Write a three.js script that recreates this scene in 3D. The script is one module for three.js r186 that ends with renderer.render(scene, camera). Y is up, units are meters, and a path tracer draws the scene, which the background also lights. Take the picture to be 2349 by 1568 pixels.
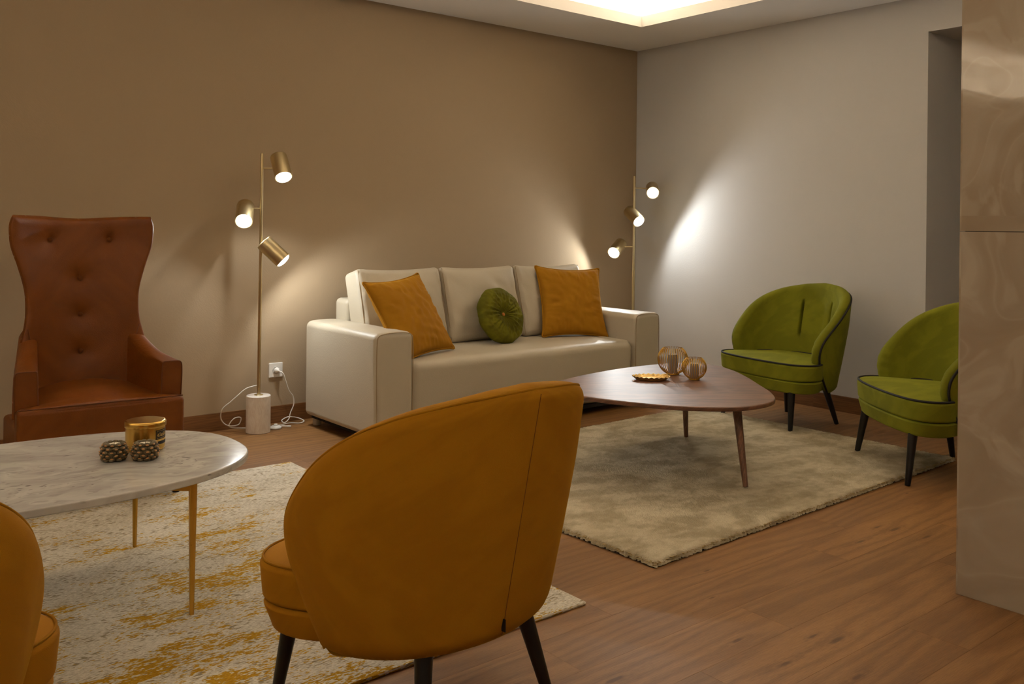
import * as THREE from 'three';
import { mergeGeometries } from 'three/addons/utils/BufferGeometryUtils.js';
import { createNoise2D, createNoise3D } from 'simplex-noise';

// ------------------------------------------------------------------ camera, exposure
const scene = new THREE.Scene();
scene.background = new THREE.Color(0x000000);
const renderer = new THREE.WebGLRenderer({ antialias: true });
renderer.toneMapping = THREE.LinearToneMapping;
renderer.toneMappingExposure = 1.0;
renderer.shadowMap.enabled = true;

// Shift lens of a levelled interior camera: the optical axis meets the 2349 x 1568 frame at (1174.5, 519.7).
const FOCAL = 2074.36, AXIS_Y = 519.7, HALF = 1568 - AXIS_Y, YAW = 0.68224, ROLL = 0.01095;
const camera = new THREE.PerspectiveCamera(2 * Math.atan(HALF / FOCAL) * 180 / Math.PI, 2349 / (2 * HALF), 0.05, 60);
camera.setViewOffset(2349, 2 * HALF, 0, HALF - AXIS_Y, 2349, 1568);
camera.position.set(-5.2603, 1.15, 4.9283);
camera.rotation.order = 'YXZ';
camera.rotation.set(0, -YAW, ROLL);

// light colours and strengths (cove strips round the ceiling tray, bulbs of the two floor lamps)
const COVE_COLOR = new THREE.Color().setRGB(1.0, 0.81, 0.575), COVE_NITS = 140;
const BULB_COLOR = new THREE.Color().setRGB(0.98, 1.0, 0.98), BULB_CANDELA = 0.76;

// ------------------------------------------------------------------ helpers
let seed = 12345;
const rnd = () => { seed = (seed * 1664525 + 1013904223) >>> 0; return seed / 4294967296; };
const rng = (s) => { let a = s >>> 0; return () => { a = (a * 1664525 + 1013904223) >>> 0; return a / 4294967296; }; };
const n2 = createNoise2D(rng(77)), n3 = createNoise3D(rng(99));
const V = (x, y, z) => new THREE.Vector3(x, y, z);
const clamp = THREE.MathUtils.clamp, lerp = THREE.MathUtils.lerp, smooth = THREE.MathUtils.smoothstep;
const rad = (d) => d * Math.PI / 180;
const fbm = (x, y, o = 4) => { let s = 0, a = 0.5; for (let i = 0; i < o; i++) { s += a * n2(x, y); x = x * 2.03 + 11.3; y = y * 2.03 - 7.1; a *= 0.5; } return s; };
const curve1 = (pts) => (t) => {           // smooth interpolation through (t, value) pairs
  if (t <= pts[0][0]) return pts[0][1];
  for (let i = 1; i < pts.length; i++) if (t <= pts[i][0]) {
    const p0 = pts[Math.max(i - 2, 0)], p1 = pts[i - 1], p2 = pts[i], p3 = pts[Math.min(i + 1, pts.length - 1)], h = p2[0] - p1[0], u = (t - p1[0]) / h;
    const m1 = (p2[1] - p0[1]) / Math.max(p2[0] - p0[0], 1e-6) * h, m2 = (p3[1] - p1[1]) / Math.max(p3[0] - p1[0], 1e-6) * h, u2 = u * u, u3 = u2 * u;
    return (2 * u3 - 3 * u2 + 1) * p1[1] + (u3 - 2 * u2 + u) * m1 + (-2 * u3 + 3 * u2) * p2[1] + (u3 - u2) * m2;
  }
  return pts[pts.length - 1][1];
};
const used = new Map();
function numbered(name) { const k = used.get(name) ?? 0; used.set(name, k + 1); return k ? name + '_' + String(k).padStart(3, '0') : name; }
function light3(o) { o.castShadow = true; o.receiveShadow = true; return o; }
function thing(name, label, category, [x, y, z] = [0, 0, 0], turn = 0, group) {
  const o = new THREE.Group(); o.name = numbered(name); o.position.set(x, y, z); o.rotation.y = turn;
  o.userData.label = label; o.userData.category = category; if (group) o.userData.group = group;
  scene.add(o); return o;
}
function part(name, geo, mat, parent) { const m = light3(new THREE.Mesh(geo, mat)); m.name = name; parent.add(m); return m; }
function single(name, geo, mat, label, category, group) {
  const m = light3(new THREE.Mesh(geo, mat)); m.name = numbered(name); m.userData.label = label; m.userData.category = category; if (group) m.userData.group = group;
  scene.add(m); return m;
}
function structure(name, label, category) { const g = new THREE.Group(); g.name = name; g.userData = { label, category, kind: 'structure' }; scene.add(g); return g; }
function copyOf(o, label) { const c = o.clone(); c.name = numbered(o.name.replace(/_\d{3}$/, '')); c.userData = { ...o.userData, label: label ?? o.userData.label }; scene.add(c); return c; }

// smooth normals over vertices that share a place
function weld(geo) {
  const p = geo.attributes.position, idx = geo.index ? geo.index.array : null, n = idx ? idx.length : p.count, map = new Map(), id = new Int32Array(p.count), acc = [];
  for (let i = 0; i < p.count; i++) {
    const k = Math.round(p.getX(i) * 2e4) + '_' + Math.round(p.getY(i) * 2e4) + '_' + Math.round(p.getZ(i) * 2e4);
    let m = map.get(k); if (m === undefined) { m = acc.length; map.set(k, m); acc.push(new THREE.Vector3()); } id[i] = m;
  }
  const a = V(), b = V(), c = V();
  for (let i = 0; i < n; i += 3) {
    const i0 = idx ? idx[i] : i, i1 = idx ? idx[i + 1] : i + 1, i2 = idx ? idx[i + 2] : i + 2;
    a.fromBufferAttribute(p, i0); b.fromBufferAttribute(p, i1).sub(a); c.fromBufferAttribute(p, i2).sub(a); b.cross(c);
    acc[id[i0]].add(b); acc[id[i1]].add(b); acc[id[i2]].add(b);
  }
  const out = new Float32Array(p.count * 3); acc.forEach((v) => v.normalize());
  for (let i = 0; i < p.count; i++) acc[id[i]].toArray(out, i * 3);
  geo.setAttribute('normal', new THREE.BufferAttribute(out, 3)); return geo;
}
// uv in metres by the dominant axis of each triangle
function triUV(geo, s = 1) {
  const g = geo.index ? geo.toNonIndexed() : geo, p = g.attributes.position, uv = new Float32Array(p.count * 2), a = V(), b = V(), c = V(), n = V();
  for (let i = 0; i < p.count; i += 3) {
    a.fromBufferAttribute(p, i); b.fromBufferAttribute(p, i + 1); c.fromBufferAttribute(p, i + 2); n.copy(b).sub(a).cross(c.clone().sub(a));
    const x = Math.abs(n.x), y = Math.abs(n.y), z = Math.abs(n.z);
    [a, b, c].forEach((q, k) => { const o = (i + k) * 2; if (y >= x && y >= z) { uv[o] = q.x * s; uv[o + 1] = q.z * s; } else if (x >= z) { uv[o] = q.z * s; uv[o + 1] = q.y * s; } else { uv[o] = q.x * s; uv[o + 1] = q.y * s; } });
  }
  g.setAttribute('uv', new THREE.BufferAttribute(uv, 2)); return g;
}
function grid(nu, nv, f, { uv, flip } = {}) {
  const pos = [], uvs = [], ix = [];
  for (let j = 0; j <= nv; j++) for (let i = 0; i <= nu; i++) { const u = i / nu, v = j / nv, q = f(u, v); pos.push(q.x, q.y, q.z); const w = uv ? uv(u, v, q) : [u, v]; uvs.push(w[0], w[1]); }
  for (let j = 0; j < nv; j++) for (let i = 0; i < nu; i++) { const a = j * (nu + 1) + i, b = a + 1, c = a + nu + 1, d = c + 1; if (flip) ix.push(a, c, b, b, c, d); else ix.push(a, b, c, b, d, c); }
  const g = new THREE.BufferGeometry(); g.setAttribute('position', new THREE.Float32BufferAttribute(pos, 3)); g.setAttribute('uv', new THREE.Float32BufferAttribute(uvs, 2)); g.setIndex(ix); return g;
}
// soft box: rounded by r, bent by disp(position)
function softBox(w, h, d, r, disp, n = 10) {
  const inner = V(w / 2 - r, h / 2 - r, d / 2 - r), parts = [];
  const stops = (half, seg) => { const a = []; for (let i = 0; i <= 5; i++) a.push(-half + r * (i / 5) * 1.0); for (let i = 1; i < seg; i++) a.push(lerp(-half + r, half - r, i / seg)); for (let i = 0; i <= 5; i++) a.push(half - r + r * (i / 5)); return a; };
  const face = (ax, bx, cx, sign) => {
    const dims = [w, h, d], A = stops(dims[ax] / 2, n), B = stops(dims[bx] / 2, n);
    const g = grid(A.length - 1, B.length - 1, (u, v) => {
      const q = [0, 0, 0]; q[ax] = A[Math.round(u * (A.length - 1))]; q[bx] = B[Math.round(v * (B.length - 1))]; q[cx] = sign * dims[cx] / 2;
      const P = V(...q), C = V(clamp(P.x, -inner.x, inner.x), clamp(P.y, -inner.y, inner.y), clamp(P.z, -inner.z, inner.z)), D = P.clone().sub(C);
      if (r > 0) { D.set(Math.sign(D.x) * Math.tan(Math.min(Math.abs(D.x) / r, 1) * Math.PI / 4), Math.sign(D.y) * Math.tan(Math.min(Math.abs(D.y) / r, 1) * Math.PI / 4), Math.sign(D.z) * Math.tan(Math.min(Math.abs(D.z) / r, 1) * Math.PI / 4)); P.copy(C).addScaledVector(D.normalize(), r); }
      return P;
    }, { flip: sign * ((ax === 0 && bx === 1) || (ax === 1 && bx === 2) || (ax === 2 && bx === 0) ? 1 : -1) < 0 });
    parts.push(g);
  };
  face(0, 1, 2, 1); face(0, 1, 2, -1); face(1, 2, 0, 1); face(1, 2, 0, -1); face(2, 0, 1, 1); face(2, 0, 1, -1);
  const g = mergeGeometries(parts);
  if (disp) { const p = g.attributes.position, q = V(); for (let i = 0; i < p.count; i++) { q.fromBufferAttribute(p, i); disp(q); p.setXYZ(i, q.x, q.y, q.z); } }
  return triUV(weld(g));
}
function box(w, h, d, x = 0, y = 0, z = 0) { const g = new THREE.BoxGeometry(w, h, d); g.translate(x, y, z); return triUV(g); }
function span(x0, x1, y0, y1, z0, z1) { return box(x1 - x0, y1 - y0, z1 - z0, (x0 + x1) / 2, (y0 + y1) / 2, (z0 + z1) / 2); }
function tube(pts, r, seg = 40, sides = 8, closed = false) {
  const c = new THREE.CatmullRomCurve3(pts.map((p) => p.isVector3 ? p : V(...p)), closed, 'centripetal'); return new THREE.TubeGeometry(c, seg, r, sides, closed);
}
function lathe(profile, seg = 48) { return new THREE.LatheGeometry(profile.map(([r, y]) => new THREE.Vector2(r, y)), seg); }
// tapered round bar between two points
function bar(a, b, r0, r1, sides = 20) {
  const A = V(...a), B = V(...b), d = B.clone().sub(A), g = new THREE.CylinderGeometry(r1, r0, d.length(), sides, 1); g.translate(0, d.length() / 2, 0);
  g.applyQuaternion(new THREE.Quaternion().setFromUnitVectors(V(0, 1, 0), d.normalize())); g.translate(A.x, A.y, A.z); return g;
}
function barMesh(name, a, b, r0, r1, mat, parent, sides) { return part(name, bar(a, b, r0, r1, sides), mat, parent); }

// ------------------------------------------------------------------ textures
function tex(w, h, f, srgb = true, repeat) {
  const d = new Uint8Array(w * h * 4);
  for (let y = 0; y < h; y++) for (let x = 0; x < w; x++) { const c = f(x / w, y / h, x, y), o = (y * w + x) * 4; if (typeof c === 'number') { d[o] = d[o + 1] = d[o + 2] = clamp(c, 0, 1) * 255; } else { d[o] = clamp(c[0], 0, 255); d[o + 1] = clamp(c[1], 0, 255); d[o + 2] = clamp(c[2], 0, 255); } d[o + 3] = 255; }
  const t = new THREE.DataTexture(d, w, h, THREE.RGBAFormat); t.wrapS = t.wrapT = THREE.RepeatWrapping; t.magFilter = THREE.LinearFilter; t.minFilter = THREE.LinearMipmapLinearFilter; t.generateMipmaps = true;
  if (srgb) t.colorSpace = THREE.SRGBColorSpace; if (repeat) t.repeat.set(repeat[0], repeat[1]); t.needsUpdate = true; return t;
}
const mix3 = (a, b, t) => [lerp(a[0], b[0], t), lerp(a[1], b[1], t), lerp(a[2], b[2], t)];
// noise that tiles over the unit square
const tile = (u, v, f, o = 3) => { let s = 0, a = 0.5; for (let i = 0; i < o; i++) { const R = f / (2 * Math.PI), x = Math.cos(u * 2 * Math.PI) * R, y = Math.sin(u * 2 * Math.PI) * R, z = Math.cos(v * 2 * Math.PI) * R, w = Math.sin(v * 2 * Math.PI) * R; s += a * n3(x + z * 0.83 + 3 * i, y + w * 0.91 - 5 * i, z * 0.55 - w * 0.5 + x * 0.3 + i * 9); f *= 2; a *= 0.5; } return s; };

function plankTex(k) {                       // one board 1.28 x 0.19 m, grain along u
  const r = rng(500 + k * 31), off = r() * 100, knots = [];
  for (let i = 0; i < 1 + (k % 3); i++) knots.push([0.1 + 0.8 * r(), 0.15 + 0.7 * r(), 0.5 + 0.7 * r()]);
  const tone = 0.80 + 0.16 * r(), warm = r() * 0.5;
  return tex(1024, 160, (u, v) => {
    const x = u * 1.28, y = v * 0.19; let q = y * 46 + 1.7 * fbm(x * 1.1 + off, y * 9, 3) + 2.6 * n2(x * 0.45 + off, y * 3.2 + k);
    let dark = 0;
    for (const [kx, ky, s] of knots) { const dx = (x - kx * 1.28) / (0.085 * s), dy = (y - ky * 0.19) / (0.02 * s), dd = Math.sqrt(dx * dx + dy * dy); q += 2.6 * Math.exp(-dd * 0.9) * (1 + 0.2 * n2(x * 30, y * 60)); dark += 0.8 * Math.exp(-dd * dd * 14); dark += 0.22 * Math.exp(-dd * 1.3) * (0.5 + 0.5 * Math.sin(dd * 9 + fbm(x * 20, y * 40, 2) * 3)); }
    const ring = Math.pow(0.5 + 0.5 * Math.sin(q * 2.2), 1.6), fine = n2(x * 9 + off, y * 420), pore = Math.max(0, n2(x * 26 + off, y * 900) - 0.25);
    const t = clamp(0.30 + 0.26 * ring + 0.13 * fine + 0.26 * pore + 0.10 * n2(x * 1.2 + off, y * 7) + dark, 0, 1);
    const c = mix3([184 * tone, 136 * tone, 82 * tone], [98, 64 - 4 * warm, 28], t);
    return c;
  });
}
const plankMats = Array.from({ length: 7 }, (_, k) => {
  const bump = tex(512, 160, (u, v) => 0.5 + 0.28 * n2(u * 11 + k * 3, v * 62) + 0.2 * n2(u * 30, v * 120 + k));
  return new THREE.MeshPhysicalMaterial({ name: 'oak_plank', map: plankTex(k), bumpMap: bump, bumpScale: 0.0005, roughness: 0.46, specularIntensity: 1 });
});
const skirtTex = tex(1024, 64, (u, v) => mix3([134, 92, 52], [94, 59, 28], clamp(0.35 + 0.35 * n2(u * 6, v * 14) + 0.25 * n2(u * 14, v * 40), 0, 1)), true, [1 / 1.6, 1 / 0.1]);
const M = {};
M.skirt = new THREE.MeshStandardMaterial({ name: 'skirting_wood', map: skirtTex, roughness: 0.45 });
const plasterBump = tex(512, 512, (u, v) => 0.5 + 0.4 * tile(u, v, 90, 3), false, [1, 1]);
M.wallTan = new THREE.MeshStandardMaterial({ name: 'tan_paint', color: new THREE.Color(0xa99579), roughness: 0.85, bumpMap: plasterBump, bumpScale: 0.0006 });
M.wallPale = new THREE.MeshStandardMaterial({ name: 'pale_paint', color: new THREE.Color(0xd0cecb), roughness: 0.85, bumpMap: plasterBump, bumpScale: 0.0006 });
M.ceiling = new THREE.MeshStandardMaterial({ name: 'ceiling_paint', color: new THREE.Color(0xf6f4f1), roughness: 0.9 });
M.brass = new THREE.MeshPhysicalMaterial({ name: 'brushed_brass', color: new THREE.Color(0xcdbb90), metalness: 1, roughness: 0.32, anisotropy: 0.5 });
M.gold = new THREE.MeshStandardMaterial({ name: 'gold_leaf_metal', color: new THREE.Color(0xd3a548), metalness: 0.8, roughness: 0.40, roughnessMap: tex(256, 256, (u, v) => 0.85 + 0.3 * tile(u, v, 30, 3), false, [4, 4]) });
M.goldWire = new THREE.MeshStandardMaterial({ name: 'gold_wire', color: new THREE.Color(0xd3a94c), metalness: 1, roughness: 0.33 });
M.black = new THREE.MeshStandardMaterial({ name: 'black_wood', color: new THREE.Color(0x0c0908), roughness: 0.38 });
M.piping = new THREE.MeshStandardMaterial({ name: 'black_piping', color: new THREE.Color(0x15120f), roughness: 0.7 });
M.white = new THREE.MeshStandardMaterial({ name: 'white_plastic', color: new THREE.Color(0xe6e2da), roughness: 0.4 });
M.wax = new THREE.MeshStandardMaterial({ name: 'candle_wax', color: new THREE.Color(0xe9e2d2), roughness: 0.55 });
M.greyWax = new THREE.MeshStandardMaterial({ name: 'grey_candle_wax', color: new THREE.Color(0x9b938c), roughness: 0.6 });
const stoneBase = tex(256, 256, (u, v) => mix3([242, 236, 228], [226, 216, 206], clamp(0.3 + 0.8 * tile(u, v, 5, 4), 0, 1)), true, [5, 5]);
M.lampStone = new THREE.MeshPhysicalMaterial({ name: 'lamp_base_marble', map: stoneBase, roughness: 0.28 });

// velvet: nap brushed in patches, colour of the pile only
function velvet(name, light, dark, sheen, rep) {
  const map = tex(512, 512, (u, v) => { const p = smooth(tile(u, v, 4.2, 4) + 0.25 * tile(u + 0.3, v, 14, 3), -0.35, 0.42); return mix3(dark, light, clamp(p + 0.1 * tile(u, v, 120, 2), 0, 1)); }, true, rep);
  const bump = tex(512, 512, (u, v) => 0.5 + 0.45 * tile(u, v, 190, 2), false, [5, 5]);
  return new THREE.MeshPhysicalMaterial({ name, map, roughness: 0.82, bumpMap: bump, bumpScale: 0.0006, sheen: 1, sheenColor: new THREE.Color(sheen), sheenRoughness: 0.36, specularIntensity: 0.3 });
}
M.mustard = velvet('mustard_velvet', [174, 121, 20], [166, 113, 16], 0xd0a826, [1.3, 1.3]);
M.green = velvet('green_velvet', [128, 130, 32], [116, 118, 27], 0xa4aa44, [1.5, 1.5]);
M.pillow = velvet('ochre_pillow_velvet', [168, 118, 24], [163, 113, 22], 0xd8b030, [1.8, 1.8]);
M.greenPillow = velvet('green_pillow_velvet', [110, 108, 24], [88, 86, 16], 0x99a040, [2, 2]);
const leatherBump = tex(512, 512, (u, v) => { const a = tile(u, v, 70, 3), b = tile(u + 0.4, v + 0.2, 26, 2); return 0.5 + 0.35 * a + 0.2 * b; }, false, [4, 4]);
M.cream = new THREE.MeshPhysicalMaterial({ name: 'cream_leather', color: new THREE.Color(0xbeb4a0), roughness: 0.42, bumpMap: leatherBump, bumpScale: 0.0009, specularIntensity: 0.9 });
M.creamSeam = new THREE.MeshStandardMaterial({ name: 'cream_stitching', color: new THREE.Color(0xa08d70), roughness: 0.8 });
M.tan = new THREE.MeshPhysicalMaterial({ name: 'cognac_leather', map: tex(512, 512, (u, v) => mix3([120, 65, 15], [108, 56, 10], clamp(0.5 + 0.9 * tile(u, v, 5, 4), 0, 1)), true, [1.4, 1.4]), roughness: 0.4, bumpMap: leatherBump, bumpScale: 0.001, specularIntensity: 0.55 });
M.tanSeam = new THREE.MeshStandardMaterial({ name: 'cognac_stitching', color: new THREE.Color(0x6b3a14), roughness: 0.7 });
M.under = new THREE.MeshStandardMaterial({ name: 'dark_lining', color: new THREE.Color(0x0d0b0a), roughness: 0.9 });

// ------------------------------------------------------------------ room shell
const X0 = -11.2, Z1 = 7.4, YC = 2.5436, WT = 0.2, TRAY = { x0: -9.9, x1: -0.618, z0: 0.616, z1: 5.6 };
{
  const floor = structure('floor', 'warm oak laminate plank floor', 'floor');
  part('underlay', span(X0, 0, -0.12, -0.011, 0, Z1), M.under, floor);
  const XF = -7.6, far = part('plank_field', span(X0, XF, -0.01, 0, 0, Z1), plankMats[1], floor); far.userData.kind = 'stuff';
  const PW = 0.19, PL = 1.28, gap = 0.0007, g = new THREE.BoxGeometry(PL - gap, 0.01, PW - gap), uv = g.attributes.uv, p = g.attributes.position;
  for (let i = 0; i < p.count; i++) uv.setXY(i, p.getX(i) / PL + 0.5, p.getZ(i) / PW + 0.5);
  const r = rng(4242), rows = Math.ceil(Z1 / PW);
  for (let j = 0; j < rows; j++) {
    let x = XF - PL * (0.15 + 0.8 * ((j * 0.37 + 0.13 * r()) % 1));
    for (; x < -0.001; x += PL) {
      const a = Math.max(x, XF), b = Math.min(x + PL, 0), z0 = j * PW, z1 = Math.min(z0 + PW, Z1); if (b - a < 0.02) continue;
      const m = part('plank', g, plankMats[Math.floor(r() * 7)], floor); m.scale.set((b - a) / PL, 1, (z1 - z0) / PW); m.position.set((a + b) / 2, -0.005, (z0 + z1) / 2); if (r() < 0.5) m.rotation.y = Math.PI;
    }
  }
  const wallBack = structure('wall_back', 'tan painted wall behind the cream sofa', 'wall');
  part('wall_surface', span(X0 - WT, WT, -0.12, 3.1, -WT, 0), M.wallTan, wallBack);
  // right wall with a tall opening
  const D0 = 2.329, D1 = 3.75, DH = 2.327, DT = 0.62, wallRight = structure('wall_right', 'pale painted wall with tall doorway opening', 'wall');
  part('wall_surface', span(0, DT, -0.12, 3.1, 0, D0), M.wallPale, wallRight);
  part('wall_surface', span(0, DT, -0.12, 3.1, D1, Z1 + WT), M.wallPale, wallRight);
  part('lintel', span(0, DT, DH, 3.1, D0, D1), M.wallPale, wallRight);
  const passage = structure('wall_passage', 'pale wall of the passage behind the doorway', 'wall');
  part('wall_surface', span(DT + 1.1, DT + 1.3, -0.12, 3.1, D0 - 1.6, D1 + 1.0), M.wallPale, passage);
  part('wall_surface', span(DT, DT + 1.1, -0.12, 3.1, D0 - 1.8, D0 - 1.6), M.wallPale, passage);
  part('wall_surface', span(DT, DT + 1.1, -0.12, 3.1, D1 + 0.8, D1 + 1.0), M.wallPale, passage);
  part('passage_ceiling', span(DT, DT + 1.1, 2.5, 2.6, D0 - 1.6, D1 + 0.8), M.ceiling, passage);
  part('passage_floor', span(0, DT + 1.1, -0.12, -0.001, D0 - 1.6, D1 + 0.8), plankMats[2], passage);
  part('wall_surface', span(X0 - WT, X0, -0.12, 3.1, 0, Z1 + WT), M.wallPale, structure('wall_left', 'pale painted end wall far from the doorway', 'wall'));
  part('wall_surface', span(X0, 0, -0.12, 3.1, Z1, Z1 + WT), M.wallPale, structure('wall_front', 'pale painted wall opposite the sofa wall', 'wall'));
  // lowered ceiling frame, lip, ledge, tray
  const ceil = structure('ceiling', 'pale ceiling with lit recessed tray', 'ceiling'), L = 0.074, LEDGE = 0.24, TH = 0.4, lt = 0.018, { x0, x1, z0, z1 } = TRAY;
  part('lowered_border', span(X0, 0, YC, YC + 0.02, 0, z0 - lt), M.ceiling, ceil);
  part('lowered_border', span(X0, 0, YC, YC + 0.02, z1 + lt, Z1), M.ceiling, ceil);
  part('lowered_border', span(X0, x0 - lt, YC, YC + 0.02, z0 - lt, z1 + lt), M.ceiling, ceil);
  part('lowered_border', span(x1 + lt, 0, YC, YC + 0.02, z0 - lt, z1 + lt), M.ceiling, ceil);
  part('cove_lip', span(x0 - lt, x1 + lt, YC, YC + L, z0 - lt, z0), M.ceiling, ceil);
  part('cove_lip', span(x0 - lt, x1 + lt, YC, YC + L, z1, z1 + lt), M.ceiling, ceil);
  part('cove_lip', span(x0 - lt, x0, YC, YC + L, z0, z1), M.ceiling, ceil);
  part('cove_lip', span(x1, x1 + lt, YC, YC + L, z0, z1), M.ceiling, ceil);
  const yt = YC + L + TH;
  part('tray_side', span(x0 - LEDGE - 0.02, x1 + LEDGE + 0.02, YC + 0.02, yt, z0 - LEDGE - 0.02, z0 - LEDGE), M.ceiling, ceil);
  part('tray_side', span(x0 - LEDGE - 0.02, x1 + LEDGE + 0.02, YC + 0.02, yt, z1 + LEDGE, z1 + LEDGE + 0.02), M.ceiling, ceil);
  part('tray_side', span(x0 - LEDGE - 0.02, x0 - LEDGE, YC + 0.02, yt, z0 - LEDGE, z1 + LEDGE), M.ceiling, ceil);
  part('tray_side', span(x1 + LEDGE, x1 + LEDGE + 0.02, YC + 0.02, yt, z0 - LEDGE, z1 + LEDGE), M.ceiling, ceil);
  part('tray_ceiling', span(x0 - LEDGE - 0.02, x1 + LEDGE + 0.02, yt, yt + 0.05, z0 - LEDGE - 0.02, z1 + LEDGE + 0.02), M.ceiling, ceil);
  part('slab', span(X0 - WT, DT, 3.1, 3.2, -WT, Z1 + WT), M.ceiling, ceil);
  // led strips on the ledge: a glowing strip and a light of the same size and colour above it
  M.led = new THREE.MeshStandardMaterial({ name: 'warm_led', color: new THREE.Color(0xfff1d8), emissive: COVE_COLOR, emissiveIntensity: 1.2 });
  const strip = (cx, cz, len, alongX) => {
    const s = thing('cove_light_strip', alongX ? (cz < 2 ? 'warm light strip hidden in ceiling cove along the sofa wall' : 'warm light strip hidden in ceiling cove opposite the sofa wall') : (cx > -3 ? 'warm light strip hidden in ceiling cove along the doorway wall' : 'warm light strip hidden in ceiling cove opposite the doorway wall'), 'light strip', [cx, YC + 0.02, cz], 0, 'light strips in the ceiling cove');
    part('led_strip', box(alongX ? len : 0.02, 0.008, alongX ? 0.02 : len, 0, 0.004, 0), M.led, s);
    const l = new THREE.RectAreaLight(COVE_COLOR, COVE_NITS, alongX ? len : 0.02, alongX ? 0.02 : len); l.name = 'cove_light'; l.position.set(0, 0.011, 0); l.rotation.x = Math.PI / 2; s.add(l);
  };
  const o = 0.05;
  strip((x0 + x1) / 2, z0 - o, x1 - x0, true); strip((x0 + x1) / 2, z1 + o, x1 - x0, true); strip(x0 - o, (z0 + z1) / 2, z1 - z0, false); strip(x1 + o, (z0 + z1) / 2, z1 - z0, false);
  // skirting boards
  const base = (name, label, geos) => { const s = structure(name, label, 'baseboard'); geos.forEach((q) => part('board', q, M.skirt, s)); };
  base('baseboard_back', 'brown wooden skirting along the sofa wall', [span(X0, 0, 0, 0.098, 0, 0.014)]);
  base('baseboard_right', 'brown wooden skirting along the doorway wall', [span(-0.014, 0, 0, 0.098, 0.014, D0)]);
  // polished stone pillar, clad in large slabs
  const pil = structure('trim_1', 'polished beige stone clad pillar beside the doorway', 'pillar'), PX0 = -2.344, PX1 = -1.86, PZ0 = 3.595, PZ1 = 4.75;
  const onyx = (s) => tex(512, 1024, (u, v) => {
    const x = u * 1.2, y = v * 1.2, wx = fbm(x * 0.9 + s, y * 0.9, 3), wy = fbm(x * 0.9 - s, y * 0.9 + 9, 3), c = fbm(x * 1.4 + 0.9 * wx + s, y * 1.2 + 0.9 * wy, 5), ridge = 1 - Math.abs(fbm(x * 0.8 + wx * 0.8 + 4 * s, y * 1.0 + wy * 0.7, 3)) * 2, vein = Math.pow(clamp(ridge, 0, 1), 14), wisp = smooth(fbm(x * 2 + 2 * wx + s, y * 2.4 + 2 * wy, 4), 0.12, 0.42);
    let q = mix3([176, 163, 145], [156, 138, 116], clamp(0.5 + 0.9 * c, 0, 1)); q = mix3(q, [190, 180, 162], 0.35 * wisp); return mix3(q, [196, 184, 164], clamp(vein * 0.3, 0, 0.3));
  }, true, [1 / 1.2, 1 / 1.2]);
  const stone = [1, 7, 13].map((s) => new THREE.MeshPhysicalMaterial({ name: 'polished_onyx', map: onyx(s), roughness: 0.03, specularIntensity: 1 }));
  part('core', span(PX0 + 0.012, PX1 - 0.012, 0, YC, PZ0 + 0.012, PZ1 - 0.012), M.under, pil);
  const seams = [0, 1.151, 2.351, YC];
  for (let k = 0; k < 3; k++) {
    const a = seams[k] + 0.001, b = seams[k + 1] - 0.001, s = stone[k];
    part('stone_slab', span(PX0, PX0 + 0.012, a, b, PZ0, PZ1), s, pil); part('stone_slab', span(PX1 - 0.012, PX1, a, b, PZ0, PZ1), s, pil);
    part('stone_slab', span(PX0 + 0.012, PX1 - 0.012, a, b, PZ0, PZ0 + 0.012), s, pil); part('stone_slab', span(PX0 + 0.012, PX1 - 0.012, a, b, PZ1 - 0.012, PZ1), s, pil);
  }
}

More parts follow.
